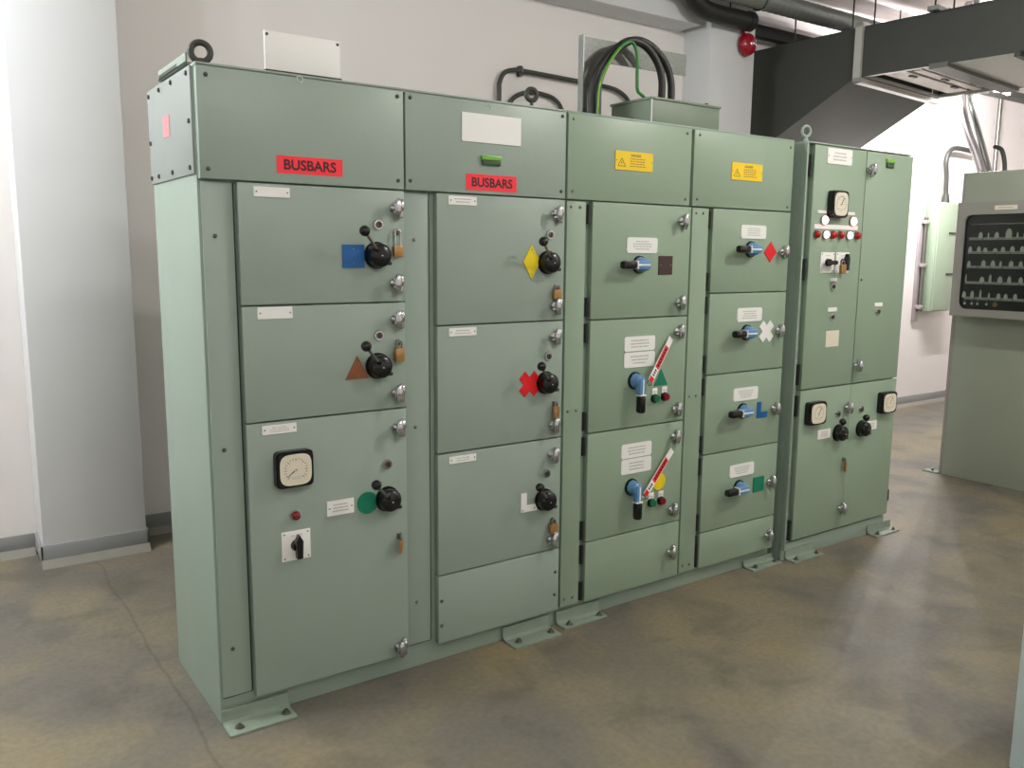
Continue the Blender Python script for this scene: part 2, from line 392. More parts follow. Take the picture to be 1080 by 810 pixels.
def selector(parent, x0, x1, z0, z1, y=0.0, horiz=False):
    cx, cz = (x0+x1)/2, (z0+z1)/2
    mb = MB(); mb.box(x0, x1, y-0.004, y, z0, z1, 'white', 0.0015)
    for px, pz in ((x0+.01, z0+.01), (x1-.01, z0+.01), (x0+.01, z1-.01), (x1-.01, z1-.01)): mb.cyl((px, y-.004, pz), (px, y-.0055, pz), 0.003, 'rivet', seg=10)
    for k in range(3): mb.box(cx-.018+k*.016, cx-.010+k*.016, y-.0045, y-.004, z1-.020, z1-.016, 'ink')
    mb.cyl((cx, y-.004, cz), (cx, y-.022, cz), 0.022, 'black', 0.019, 24)
    if horiz: mb.prism([(cx-.046, cz+.008), (cx-.046, cz-.010), (cx+.030, cz-.012), (cx+.044, cz), (cx+.030, cz+.012)], y-.020, y-.040, 'black')
    else: mb.prism([(cx-.010, cz-.042), (cx+.010, cz-.042), (cx+.013, cz+.024), (cx, cz+.048), (cx-.013, cz+.024)], y-.020, y-.042, 'black')
    return mb.build('selector_switch', parent)

def hinge(parent, x, z, y=0.014, h=0.085):
    mb = MB(); mb.box(x-0.013, x+0.013, y-0.006, y+0.010, z-h/2, z+h/2, 'blackm', 0.003)
    mb.cyl((x, y-0.006, z-h/2), (x, y-0.006, z+h/2), 0.009, 'blackm', seg=14)
    return mb.build('hinge', parent)

def eyebolt(parent, x, y, z, R, r, mt, ax=(0.25, 1, 0), base=0.02):
    mb = MB(); mb.cyl((x, y, z), (x, y, z+base*0.5), R*0.55, mt, R*0.45, 16); mb.cyl((x, y, z+base*.4), (x, y, z+base+r), R*0.32, mt, seg=14)
    mb.torus((x, y, z+base+R), ax, R, r, mt); return mb.build('eyebolt', parent)

def foot(parent, x0, x1, yf, wall=0.028, h=0.058):
    mb = MB()
    mb.box(x0, x1, wall-0.008, wall, 0.0, h, 'fgreen', 0.0015); mb.box(x0, x1, yf, wall, 0.0, 0.009, 'fgreen', 0.0015)
    mb.hexa([(x0, wall-.03, .009), (x1, wall-.03, .009), (x1, wall-.008, .009), (x0, wall-.008, .009), (x0, wall-.01, .016), (x1, wall-.01, .016), (x1, wall-.008, .03), (x0, wall-.008, .03)], 'fgreen')
    f = mb.build('foot_bracket', parent)
    for bx in (x0+0.045, x1-0.03):
        b = MB(); by = (yf+wall)/2-0.012
        b.cyl((bx, by, .009), (bx, by, .012), 0.016, 'steel', seg=18); b.cyl((bx, by, .012), (bx, by, .021), 0.0105, 'steel', seg=6); b.cyl((bx, by, .021), (bx, by, .028), 0.0055, 'steel', seg=10)
        b.build('bolt', f)
    return f

def door_panel(parent, x0, x1, z0, z1, y0=0.0, y1=0.0295, name='door', mt='green'):
    mb = MB(); mb.box(x0, x1, y0, y1, z0, z1, mt, 0.0028, 2); return mb.build(name, parent)

def hasp(parent, x, z, y=0.0):
    mb = MB(); mb.box(x-.010, x+.010, y-.003, y, z-.012, z+.012, 'steel', 0.001); mb.torus((x, y-.008, z), (1, 0, 0), 0.009, 0.0025, 'steel', 16, 8)
    return mb.build('hasp', parent)

PADG = 'brass padlocks hanging on the green switchgear'
def padlock(x, y, ztop, sh, bw, bh, label, turn=0.0, worn=False):
    """hangs by its shackle from a hasp; x, y, ztop: top of the shackle bow"""
    t = thing('padlock', label, 'padlock', (x, y, ztop-sh-bh), PADG)
    mb = MB(); w = bw*0.30
    pts = [(x-w, y, ztop-sh-bh*0.2), (x-w, y, ztop-w), (x-w*.7, y, ztop-w*.3), (x, y, ztop), (x+w*.7, y, ztop-w*.3), (x+w, y, ztop-w), (x+w, y, ztop-sh-bh*0.2)]
    mb.tube(pts, bw*0.085, 'chrome' if not worn else 'steel', 10, 5); s_ = mb.build('shackle', t)
    mb = MB(); mb.box(x-bw/2, x+bw/2, y-bw*0.2, y+bw*0.2, ztop-sh-bh, ztop-sh, 'brass', 0.003, 2); mb.cyl((x, y, ztop-sh-bh-0.0006), (x, y, ztop-sh-bh+.001), bw*.12, 'rivet', seg=12)
    mb.build('lock_body', t); t.rotation_euler.z = turn
    return t

# ------------------------------------------------------------------ left double-bay cabinet (busbar section)
def carcass(t, x0, x1, y1=0.63, zt=2.286):
    mb = MB(); mb.box(x0, x1, 0.031, y1, 0.0, zt, 'green2', 0.003); mb.box(x0+0.002, x1-0.002, 0.0, y1, zt, 2.300, 'green2', 0.003); return mb.build('body', t)

A = thing('switchgear_cabinet', 'green double-bay switchgear cabinet with red BUSBARS labels on its two top panels', 'electrical cabinet', (0.76, 0.31, 0))
bodyA = carcass(A, 0.0, 1.525)
# busbar end cover on the left side, bolted all round
mb = MB(); mb.box(-0.007, 0.0, 0.035, 0.630, 1.950, 2.292, 'side', 0.002); sc = mb.build('side_cover', A)
for yy, zz in ((.60, 2.270), (.44, 2.272), (.27, 2.272), (.07, 2.272), (.605, 2.10), (.06, 2.12), (.61, 1.972), (.50, 1.972), (.30, 1.972), (.07, 1.972)):
    b = MB(); b.cyl((-0.007, yy, zz), (-0.013, yy, zz), 0.009, 'rivet', 0.007, 12); b.build('screw', sc)
mb = MB(); mb.box(-0.0086, -0.007, 0.315, 0.405, 2.10, 2.172, 'pink')
mb.build('sticker', sc, label='faded pink sticker')
mb = MB(); mb.box(-0.010, 0.050, 0.06, 0.43, 2.300, 2.306, 'green2'); mb.box(-0.010, -0.004, 0.06, 0.43, 2.300, 2.335, 'green2', 0.001); mb.box(-0.0104, -0.0098, 0.17, 0.42, 2.306, 2.318, 'blackm'); mb.build('lifting_angle', A)

# bay 1
F = door_panel(A, 0.004, 0.7495, 1.934, 2.296, name='top_panel')
mb = MB(); mb.prism([(0.261, 1.966), (0.502, 1.966), (0.502, 2.025), (0.261, 2.025)], 0.0, -0.002, 'redlab'); mb.text('BUSBARS', 0.3815, 1.996, 0.192, 0.036, -0.0024, 'redink', 0.03); mb.build('busbars_label', F, label='red label reading BUSBARS')
for x, z in ((0.035, 2.262), (0.030, 1.965), (0.725, 1.965), (0.725, 2.268)): screw(F, x, z, mt='rivet')
mb = MB(); mb.torus((0.351, -0.0008, 2.284), (0, 1, 0), 0.010, 0.0022, 'chalk', 16, 6); mb.build('chalk_mark', F)
eyebolt(A, 0.032, 0.035, 2.300, 0.030, 0.0105, 'conduit', base=0.006)
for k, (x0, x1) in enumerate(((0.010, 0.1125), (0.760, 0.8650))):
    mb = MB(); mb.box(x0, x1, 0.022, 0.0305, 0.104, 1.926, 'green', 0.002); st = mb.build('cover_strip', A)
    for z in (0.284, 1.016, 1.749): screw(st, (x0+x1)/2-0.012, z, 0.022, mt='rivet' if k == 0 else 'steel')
    mb = MB(); mb.box(x1+0.0005, x1+0.0065, 0.0280, 0.0308, 0.104, 1.926, 'blackm'); mb.box(x0, x1+.004, 0.0280, 0.0308, 0.0990, 0.1037, 'blackm'); mb.build('gap_shade_strip', A)  # black strips imitate the shade in the gaps around the cover strips

d = door_panel(A, 0.1225, 0.7495, 1.5165, 1.9280)
plate(d, 0.177, 0.303, 1.883, 1.917)
shape_plate(d, [(0.494, 1.643), (0.581, 1.643), (0.581, 1.727), (0.494, 1.727)], 'blue', holes=((0.537, 1.661), (0.537, 1.712)), label='square blue plate')
lever(d, 0.630, 1.689); key_lock(d, 0.638, 1.801); latch(d, 0.708, 1.863); latch(d, 0.705, 1.585); hasp(d, 0.716, 1.776)
d = door_panel(A, 0.1225, 0.7495, 1.1060, 1.5105)
plate(d, 0.175, 0.300, 1.467, 1.508)
shape_plate(d, [(0.496, 1.231), (0.592, 1.231), (0.545, 1.317)], 'brown', holes=((0.545, 1.245),), label='brown triangular plate')
lever(d, 0.628, 1.275); key_lock(d, 0.634, 1.390); latch(d, 0.706, 1.449); latch(d, 0.705, 1.166); hasp(d, 0.714, 1.360)
d = door_panel(A, 0.1225, 0.7495, 0.0850, 1.1000)
plate(d, 0.176, 0.302, 1.058, 1.091, lines=3)
meter_face(d, 0.282, 0.927, 0.138, 0.134, 215, 0.0)
mb = MB(); mb.cyl((0.287, 0, 0.748), (0.287, -0.010, 0.748), 0.021, 'chrome', 0.018, 22); mb.ell((0.287, -0.012, 0.748), (0.017, 0.018, 0.017), 'rbtn'); mb.build('indicator_lamp', d)
selector(d, 0.233, 0.343, 0.578, 0.690)
plate(d, 0.411, 0.519, 0.720, 0.777, lines=3)
shape_plate(d, circle(0.577, 0.747, 0.043), 'dgreen', label='round green plate')
lever(d, 0.660, 0.750); key_lock(d, 0.662, 0.888); latch(d, 0.706, 1.029); latch(d, 0.704, 0.128); hasp(d, 0.711, 0.590)
# bay 2
F = door_panel(A, 0.7575, 1.5215, 1.934, 2.296, name='top_panel')
plate(F, 1.003, 1.284, 2.132, 2.2415, name='sign_plate', holes=False)
mb = MB(); mb.box(1.090, 1.186, -0.014, 0, 2.066, 2.084, 'lime', 0.003); mb.box(1.094, 1.182, -0.010, 0, 2.046, 2.066, 'dlime', 0.003); mb.build('maker_badge', F, label='small lime and dark green badge')
mb = MB(); mb.prism([(1.023, 1.947), (1.265, 1.947), (1.265, 2.010), (1.023, 2.010)], 0.0, -0.002, 'redlab'); mb.text('BUSBARS', 1.146, 1.979, 0.196, 0.037, -0.0024, 'redink', 0.03); mb.build('busbars_label', F, label='red label reading BUSBARS')
for x, z in ((0.778, 2.270), (1.500, 2.272), (0.776, 1.968), (1.498, 1.963)): screw(F, x, z, mt='rivet')
mb = MB(); mb.tube([(1.115, -0.0005, 2.278), (1.140, -0.0005, 2.274), (1.128, -0.0005, 2.250)], 0.0014, 'chalk', 6, 0); mb.build('chalk_mark', F)
eyebolt(A, 1.425, 0.12, 2.300, 0.0235, 0.0105, 'conduit', base=0.044)
LB = [(1.4180, 1.9280), (0.8985, 1.4120), (0.3835, 0.8925)]
doors = []
for k, (z0, z1) in enumerate(LB):
    d = door_panel(A, 0.8905, 1.5215, z0, z1); doors.append(d)
    plate(d, 0.942, 1.071, (1.887, 1.371, 0.849)[k], (1.921, 1.404, 0.879)[k], lines=2)
    lever(d, 1.429, (1.664, 1.147, 0.623)[k]); key_lock(d, 1.440, (1.780, 1.262, 0.740)[k])
    latch(d, 1.468, (1.868, 1.347, 0.822)[k]); latch(d, 1.468, (1.479, 0.958, 0.432)[k]); hasp(d, 1.478, (1.560, 1.050, 0.520)[k])
shape_plate(doors[0], [(1.346, 1.594), (1.391, 1.667), (1.346, 1.738), (1.303, 1.667)], 'yellow', holes=((1.346, 1.615), (1.346, 1.717)), label='yellow diamond plate')
shape_plate(doors[1], cross(1.343, 1.148, 0.056, 0.021), 'red', label='red cross-shaped plate')
shape_plate(doors[2], [(1.304, 0.582), (1.390, 0.581), (1.390, 0.611), (1.334, 0.612), (1.334, 0.668), (1.304, 0.669)], 'white', holes=((1.312, 0.592), (1.376, 0.594)), label='white L-shaped plate')
P = door_panel(A, 0.8905, 1.5215, 0.0850, 0.3775, name='lower_panel')
for x, z in ((0.905, 0.270), (0.905, 0.163), (1.500, 0.271), (1.498, 0.163)): screw(P, x, z, mt='rivet')
foot(A, 0.001, 0.247, -0.076); foot(A, 1.228, 1.482, -0.080, h=0.062)

# ------------------------------------------------------------------ right double-bay cabinet
B = thing('switchgear_cabinet', 'green double-bay switchgear cabinet with yellow danger signs and blue rotary handles', 'electrical cabinet', (2.29, 0.31, 0))
carcass(B, 1.5255, 3.045)
def danger_sign(F, x0, x1, z0, z1):
    mb = MB(); W, H = x1-x0, z1-z0
    mb.prism([(x0, z0), (x1, z0), (x1, z1), (x0, z1)], 0.0, -0.004, 'ysign')
    mb.text('DANGER', x0+W*0.54, z1-H*0.20, W*0.27, H*0.13, -0.0044, 'inkd', 0.015)
    a = [(x0+W*.06, z0+H*.20), (x0+W*.26, z0+H*.20), (x0+W*.16, z0+H*.62)]
    for p, q in zip(a, a[1:]+a[:1]): mb.tube([(p[0], -0.0042, p[1]), (q[0], -0.0042, q[1])], 0.0011, 'inkd', 6, 0)
    mb.prism([(x0+W*.17, z0+H*.50), (x0+W*.145, z0+H*.35), (x0+W*.165, z0+H*.35), (x0+W*.15, z0+H*.23), (x0+W*.18, z0+H*.39), (x0+W*.162, z0+H*.39)], -0.0041, -0.0046, 'inkd')
    r = random.Random(3)
    for k in range(4):
        x = x0+W*.38
        while x < x0+W*.78:
            l = W*r.uniform(.03, .07); mb.box(x, x+l, -0.0043, -0.004, z1-H*(.40+.13*k), z1-H*(.36+.13*k), 'brown'); x += l+W*.015
    for px in (x0+.006, x1-.006): mb.cyl((px, -.004, (z0+z1)/2), (px, -.005, (z0+z1)/2), .0025, 'rivet', seg=8)
    return mb.build('danger_sign', F, label='yellow danger sign')
F3 = door_panel(B, 1.5335, 2.2790, 1.934, 2.296, name='top_panel', mt='greenb'); danger_sign(F3, 1.799, 2.026, 2.074, 2.156)
for x, z in ((1.561, 2.268), (2.248, 2.266), (1.561, 1.967), (2.250, 1.963)): screw(F3, x, z)
F4 = door_panel(B, 2.2975, 3.0430, 1.934, 2.296, name='top_panel', mt='greenb'); danger_sign(F4, 2.565, 2.794, 2.073, 2.157)
for x, z in ((2.333, 2.268), (3.014, 2.261), (2.331, 1.967), (3.012, 1.955)): screw(F4, x, z)
for x0, x1, sx in ((1.5340, 1.6400, (1.557, 1.606)), (2.3040, 2.4170, (2.330, 2.378))):
    mb = MB(); mb.box(x0, x1, 0.001, 0.0305, 0.090, 1.926, 'greenb', 0.002); st = mb.build('cover_strip', B)
    for z in (0.125, 1.006, 1.902):
        for x in sx: screw(st, x, z, 0.001)
def dv(z0, z1, hx): # hinged door of the given height range
    return z0, z1
LC = [(1.4120, 1.9280), (0.8935, 1.4060), (0.3780, 0.8875), (0.0850, 0.3720)]
LD = [(1.5170, 1.9280), (1.1050, 1.5110), (0.6920, 1.0990), (0.2790, 0.6860), (0.0850, 0.2730)]
d3 = []
for k, (z0, z1) in enumerate(LC):
    d = door_panel(B, 1.6780, 2.2920, z0, z1, mt='greenb'); d3.append(d)
    for z in (z0+0.055, z1-0.055): hinge(d, 1.6590, z)
    zs = ((1.860, 1.476), (1.337, 0.954), (0.818, 0.444), (0.224,))[k]
    for z in zs: latch(d, 2.226, z)
plate(d3[0], 1.882, 2.073, 1.708, 1.779, lines=4, cut=0.008, holes=False)
rotary(d3[0], 1.962, 1.655, False)
shape_plate(d3[0], [(2.086, 1.609), (2.175, 1.609), (2.175, 1.696), (2.086, 1.696)], 'dbrown', holes=((2.098, 1.653), (2.164, 1.653)), label='square dark brown plate')
for k, (zz, zh) in ((1, (1.324, 1.116)), (2, (0.813, 0.600))):
    d = d3[k]
    plate(d, 1.883, 2.078, zz-0.069, zz, lines=3, cut=0.007, holes=False); plate(d, 1.884, 2.079, zz-0.146, zz-0.074, lines=3, cut=0.007, holes=False)
    rotary(d, 1.955, zh, True); button(d, 2.088, (1.019, 0.501)[k-1], 'gbtn'); button(d, 2.153, (1.022, 0.501)[k-1], 'rbtn')
shape_plate(d3[1], [(2.082, 1.079), (2.172, 1.079), (2.127, 1.157)], 'dgreen', label='green triangular plate')
shape_plate(d3[2], circle(2.137, 0.601, 0.043), 'yellow', label='round yellow plate')
d4 = []
for k, (z0, z1) in enumerate(LD):
    d = door_panel(B, 2.4490, 3.0430, z0, z1, mt='greenb'); d4.append(d)
    for z in (z0+0.055, z1-0.055): hinge(d, 2.4320, z)
    latch(d, 2.983, (1.724, 1.309, 0.885, 0.477, 0.169)[k])
    if k < 4:
        plate(d, 2.655, 2.848, (1.787, 1.364, 0.949, 0.540)[k], (1.855, 1.435, 1.018, 0.607)[k], lines=4, cut=0.008, holes=False)
        rotary(d, 2.733, (1.733, 1.307, 0.894, 0.479)[k], False)
shape_plate(d4[0], [(2.892, 1.668), (2.942, 1.720), (2.892, 1.773), (2.842, 1.720)], 'red', label='red diamond plate')
shape_plate(d4[1], cross(2.893, 1.306, 0.060, 0.022), 'white', label='white cross-shaped plate')
shape_plate(d4[2], [(2.850, 0.842), (2.934, 0.842), (2.934, 0.874), (2.882, 0.874), (2.882, 0.930), (2.850, 0.930)], 'blue', label='blue L-shaped plate')
shape_plate(d4[3], [(2.851, 0.432), (2.938, 0.432), (2.938, 0.514), (2.851, 0.514)], 'dgreen', label='square green plate')
foot(B, 1.528, 1.785, -0.045, h=0.064); foot(B, 2.832, 3.076, -0.052, h=0.040)

# ------------------------------------------------------------------ control cabinet at the right end
Y5 = -0.040
C5 = thing('control_cabinet', 'tall green control cabinet with lit lamps, at the far end of the switchgear row', 'electrical cabinet', (3.60, 0.28, 0))
mb = MB(); mb.box(3.100, 4.105, Y5+0.031, 0.60, 0.0, 2.290, 'green2', 0.003); mb.box(3.100, 3.114, Y5, Y5+0.04, 0.06, 2.290, 'green2', 0.002)
mb.box(3.100, 4.105, Y5+0.004, 0.60, 2.290, 2.298, 'green2', 0.002); mb.box(3.100, 4.105, Y5+0.02, Y5+0.04, 0.0, 0.095, 'green2', 0.002); mb.build('body', C5)
eyebolt(C5, 3.118, -0.012, 2.298, 0.026, 0.0075, 'green', base=0.026)
ul = door_panel(C5, 3.166, 3.6325, 0.975, 2.285, Y5, Y5+0.030, mt='greenb')
ur = door_panel(C5, 3.6385, 4.103, 0.975, 2.285, Y5, Y5+0.030, mt='greenb')
ll = door_panel(C5, 3.166, 3.6325, 0.112, 0.967, Y5, Y5+0.030, mt='greenb')
lr = door_panel(C5, 3.6335, 4.103, 0.112, 0.967, Y5, Y5+0.030, mt='greenb')
for d, z in ((ul, 2.175), (ul, 1.63), (ul, 1.06), (ll, 0.885), (ll, 0.175)): hinge(d, 3.141, z, Y5+0.012, 0.115)
hinge(lr, 4.107, 0.23, Y5+0.012, 0.07)
plate(ul, 3.270, 3.492, 2.194, 2.276, Y5, lines=3, cut=0.006)
meter_face(ul, 3.368, 1.982, 0.138, 0.145, 60, Y5)
def pilot(d, x, z, mt, r=0.021):
    mb = MB(); mb.cyl((x, Y5, z), (x, Y5-0.010, z), r*1.12, 'steel', r*1.05, 22); mb.ell((x, Y5-0.010, z), (r, 0.020, r), mt, 20)
    return mb.build('pilot_lamp', d, label='glowing pilot lamp' if mt == 'lit' else 'dim red pilot lamp')
for x in (3.270, 3.530): pilot(ul, x, 1.895, 'lit', 0.024); plate(ul, x-0.055, x+0.020, 1.930, 1.946, Y5, holes=False)
plate(ul, 3.192, 3.586, 1.848, 1.872, Y5, name='legend_strip', holes=False)
for k, x in enumerate((3.212, 3.290, 3.358, 3.428, 3.505, 3.582)): pilot(ul, x, 1.818, 'lit' if k in (1, 4) else 'dimred')
selector(ul, 3.266, 3.388, 1.612, 1.724, Y5, True); selector(ul, 3.405, 3.524, 1.612, 1.724, Y5)
hasp(ul, 3.405, 1.668, Y5)
plate(ul, 3.362, 3.424, 1.566, 1.583, Y5, holes=False); key_lock(ul, 3.390, 1.536, Y5)
for d, x, z in ((ul, 3.400, 1.408), (ur, 3.845, 1.424)):
    plate(d, x-0.040, x+0.040, z-0.010, z+0.012, Y5, holes=False); key_lock(d, x, z-0.040, Y5)
plate(ul, 3.356, 3.476, 1.200, 1.290, Y5, name='paper_label', mt='cream', holes=False)
latch(ur, 3.660, 2.183, Y5); latch(ur, 3.655, 1.078, Y5)
mb = MB(); mb.box(3.818, 3.905, Y5-0.012, Y5, 2.232, 2.258, 'lime', 0.006); mb.box(3.824, 3.895, Y5-0.010, Y5, 2.206, 2.232, 'dlime', 0.003); mb.build('maker_badge', ur, label='small lime and dark green badge')
screw(ur, 3.66, 1.57, Y5, mt='rivet')
meter_face(ll, 3.285, 0.836, 0.150, 0.130, 60, Y5); meter_face(lr, 3.985, 0.832, 0.150, 0.130, 60, Y5)
lever(ll, 3.530, 0.694, Y5); lever(lr, 3.757, 0.694, Y5); key_lock(ll, 3.516, 0.806, Y5); key_lock(lr, 3.745, 0.812, Y5)
plate(ll, 3.338, 3.456, 0.674, 0.728, Y5, lines=3, holes=False); plate(lr, 3.812, 3.917, 0.675, 0.728, Y5, lines=3, holes=False)
latch(ll, 3.592, 0.837, Y5); latch(ll, 3.594, 0.232, Y5); hasp(ll, 3.600, 0.525, Y5)
foot(C5, 3.128, 3.390, -0.095, Y5+0.018); foot(C5, 3.925, 4.170, -0.095, Y5+0.018)

# ------------------------------------------------------------------ padlocks, tags, sign on the roof
padlock(0.714, -0.014, 1.784, 0.060, 0.038, 0.040, 'brass padlock with long chrome shackle beside the blue square plate')
padlock(0.712, -0.019, 1.368, 0.030, 0.042, 0.050, 'worn brass padlock beside the brown triangle plate', 0.25, True)
padlock(0.709, -0.021, 0.598, 0.020, 0.030, 0.050, 'small worn brass padlock on the tall door below the round green plate', 0.9, True)
padlock(1.476, -0.014, 1.568, 0.020, 0.040, 0.040, 'brass padlock beside a latch on the door with the yellow diamond', 0.0, True)
padlock(1.476, -0.020, 1.058, 0.018, 0.036, 0.050, 'brass padlock beside a latch on the door with the red cross', 0.4, True)
padlock(1.476, -0.014, 0.528, 0.022, 0.042, 0.042, 'brass padlock beside a latch on the door with the white L plate', 0.1, True)
padlock(3.400, Y5-0.052, 1.678, 0.020, 0.044, 0.050, 'brass padlock hanging at the two white switch plates under the pilot lamps', 0.0, True)
padlock(3.598, Y5-0.021, 0.533, 0.020, 0.030, 0.055, 'small dark brass padlock between the two black lever handles, lower down', 0.9, True)

def strip_tag(x0, z0, x1, z1, label):
    p0, p1 = Vector((x0, -0.044, z0)), Vector((x1, -0.010, z1)); L = (p1-p0).length
    t = thing('warning_tag', label, 'tag', (x0, -0.03, z0), 'red and white warning tags')
    d = (p1-p0)/L; n = Vector((0, -1, 0)); n = (n-d*n.dot(d)).normalized(); w = d.cross(n)
    def slab(a, b, hw, o0, o1, mt, nm):
        mb = MB(); q = []
        for o in (o0, o1):
            for s_, u in ((a, -1), (b, -1), (b, 1), (a, 1)): q.append(p0+d*s_+w*(hw*u)+n*o)
        mb.hexa(q, mt); return mb.build(nm, t)
    slab(0, L, 0.0165, 0, 0.0018, 'white', 'tag_strip')
    slab(0.0, L*0.10, 0.0135, 0.0018, 0.0024, 'red', 'red_end')
    mb = MB()
    def add(a, b, h0, h1, o0, o1, mt):
        q = []
        for o in (o0, o1):
            for s_, u in ((a, h0), (b, h0), (b, h1), (a, h1)): q.append(p0+d*s_+w*u+n*o)
        mb.hexa(q, mt)
    add(L*.30, L*.80, -0.0135, 0.0135, 0.0018, 0.0024, 'red')
    r = random.Random(5); s_ = L*.34
    while s_ < L*.74: l = r.uniform(.008, .016); add(s_, s_+l, -.006, .006, .0024, .0027, 'redink'); s_ += l+.004
    s_ = L*.13
    while s_ < L*.26: add(s_, s_+.008, -.007, .007, .0018, .0022, 'inkd'); s_ += .013
    mb.build('red_band', t)
    mb = MB(); mb.torus(p0-d*0.010, (1, 0.2, 0.3), 0.012, 0.0018, 'steel', 16, 6); mb.build('ring', t)
strip_tag(2.015, 1.112, 2.178, 1.306, 'red and white warning tag slanting above the green triangle plate')
strip_tag(2.006, 0.560, 2.212, 0.752, 'red and white warning tag slanting across the round yellow plate')

t = thing('sign_plate', 'blank white sign plate standing on the roof edge of the BUSBARS cabinet', 'sign', (0.376, 0.03, 2.30))
mb = MB(); mb.box(0.240, 0.512, 0.022, 0.030, 2.306, 2.434, 'white', 0.0015); pl = mb.build('plate', t)
for x in (0.249, 0.503): screw(pl, x, 2.422, 0.022, 0.004, 'rivet')
mb = MB(); mb.box(0.238, 0.514, 0.016, 0.034, 2.300, 2.308, 'blackm', 0.001); mb.build('foot_strip', t)

# ------------------------------------------------------------------ on the roof and on the wall behind
t = thing('cable_support', 'galvanised L-shaped cable support plate standing behind the cable loops', 'bracket', (2.16, 0.62, 2.30))
mb = MB(); mb.prism([(2.088, 2.300), (2.238, 2.300), (2.238, 2.688), (2.852, 2.694), (2.852, 2.808), (2.088, 2.800)], 0.612, 0.618, 'galvd'); mb.build('back_plate', t)
mb = MB(); mb.box(2.082, 2.088, 0.578, 0.618, 2.300, 2.800, 'galv'); mb.build('edge_flange', t)
mb = MB(); mb.box(2.082, 2.238, 0.592, 0.618, 2.300, 2.306, 'galv'); mb.build('base_flange', t)

t = thing('junction_box', 'olive green junction box on the cabinet roof with black cables entering its top', 'junction box', (2.56, 0.45, 2.30))
mb = MB(); mb.box(2.298, 2.796, 0.30, 0.60, 2.300, 2.474, 'jbox', 0.003); mb.build('box', t)
mb = MB(); mb.box(2.292, 2.802, 0.294, 0.606, 2.470, 2.482, 'jbox', 0.002); mb.box(2.296, 2.302, 0.297, 0.302, 2.30, 2.472, 'galvl'); mb.build('lid', t)
for x in (2.532, 2.605):
    b = MB(); b.cyl((x, 0.47, 2.482), (x, 0.47, 2.515), 0.030, 'black', 0.024, 16); b.cyl((x, 0.47, 2.482), (x, 0.47, 2.492), 0.034, 'steel', seg=6); b.build('cable_gland', t)
b = MB(); b.cyl((2.725, 0.33, 2.482), (2.725, 0.33, 2.496), 0.010, 'rivet', seg=10); b.build('screw', t)
b = MB(); b.ell((2.44, 0.298, 2.345), (0.009, 0.006, 0.009), 'steel', 12); b.build('screw', t)
mb = MB(); mb.box(2.20, 2.23, 0.32, 0.35, 2.300, 2.375, 'blackm', 0.004); mb.box(2.19, 2.28, 0.31, 0.36, 2.30, 2.312, 'blackm', 0.002)
tagged(mb, 'roof_stud', 'short black stud on the cabinet roof left of the olive junction box', 'stud')

tagged(MB().tube([(2.105, .53, 2.300), (2.105, .53, 2.42), (2.108, .53, 2.54), (2.150, .52, 2.645), (2.235, .51, 2.735), (2.330, .50, 2.788), (2.425, .49, 2.772), (2.498, .48, 2.705), (2.530, .47, 2.615), (2.532, .47, 2.500)], 0.0195, 'cable'),
       'power_cable', 'thick black cable of the inner loop between cabinet roof and junction box', 'cable', 'black cable loops on the cabinet roof')
tagged(MB().tube([(2.150, .565, 2.300), (2.150, .565, 2.42), (2.155, .56, 2.54), (2.195, .56, 2.650), (2.270, .55, 2.738), (2.375, .53, 2.802), (2.480, .51, 2.786), (2.565, .49, 2.712), (2.600, .475, 2.620), (2.605, .47, 2.500)], 0.0195, 'cable'),
       'power_cable', 'thick black cable of the outer loop between cabinet roof and junction box', 'cable', 'black cable loops on the cabinet roof')
tagged(MB().tube([(2.115, .495, 2.300), (2.115, .495, 2.42), (2.125, .495, 2.54), (2.170, .485, 2.650), (2.240, .475, 2.738), (2.305, .465, 2.770), (2.335, .455, 2.715), (2.335, .45, 2.600), (2.342, .45, 2.535), (2.380, .45, 2.512), (2.425, .45, 2.484)], 0.0085, 'gcable').tube([(2.108, .492, 2.300), (2.110, .488, 2.42), (2.120, .488, 2.54), (2.165, .478, 2.645), (2.235, .468, 2.735)], 0.0028, 'ycable', 6),
       'earth_cable', 'thin green earth cable looping in front of the black cables', 'cable')
def conduit(name, pts, r, mt, label, cat='conduit', clamps=()):
    t = thing(name, label, cat, pts[0]); MB().tube(pts, r, mt, 14, 6).build('pipe', t)
    for c, ax in clamps:
        b = MB(); b.torus(c, ax, r*1.12, r*0.28, 'steel', 18, 8); b.box(c[0]-r*.9, c[0]+r*.9, c[1], WY-0.0005, c[2]-r*2.1, c[2]+r*2.1, 'conduit', 0.002); b.build('clamp', t)
    return t
conduit('conduit', [(2.795, 2.39, 2.20), (2.795, 2.39, 2.84), (2.800, 2.39, 2.930), (2.840, 2.39, 2.998), (2.920, 2.39, 3.026), (3.02, 2.39, 3.030), (3.40, 2.39, 3.022), (3.80, 2.39, 3.012), (3.95, 2.39, 2.990), (4.05, 2.39, 2.930), (4.09, 2.39, 2.83), (4.09, 2.39, 2.20)], 0.017, 'conduit',
        'dark conduit bending along the wall above the row, with a saddle clamp', clamps=(((2.99, 2.39, 3.030), (1, 0, 0)),))
conduit('conduit', [(2.84, 2.40, 2.20), (2.85, 2.40, 2.66), (2.90, 2.40, 2.80), (2.99, 2.40, 2.868), (3.10, 2.40, 2.890), (3.20, 2.40, 2.888), (3.30, 2.40, 2.868), (3.37, 2.40, 2.81), (3.385, 2.40, 2.70), (3.385, 2.40, 2.20)], 0.016, 'conduit',
        'short dark conduit hoop on the wall seen behind the eyebolt of the BUSBARS cabinet')

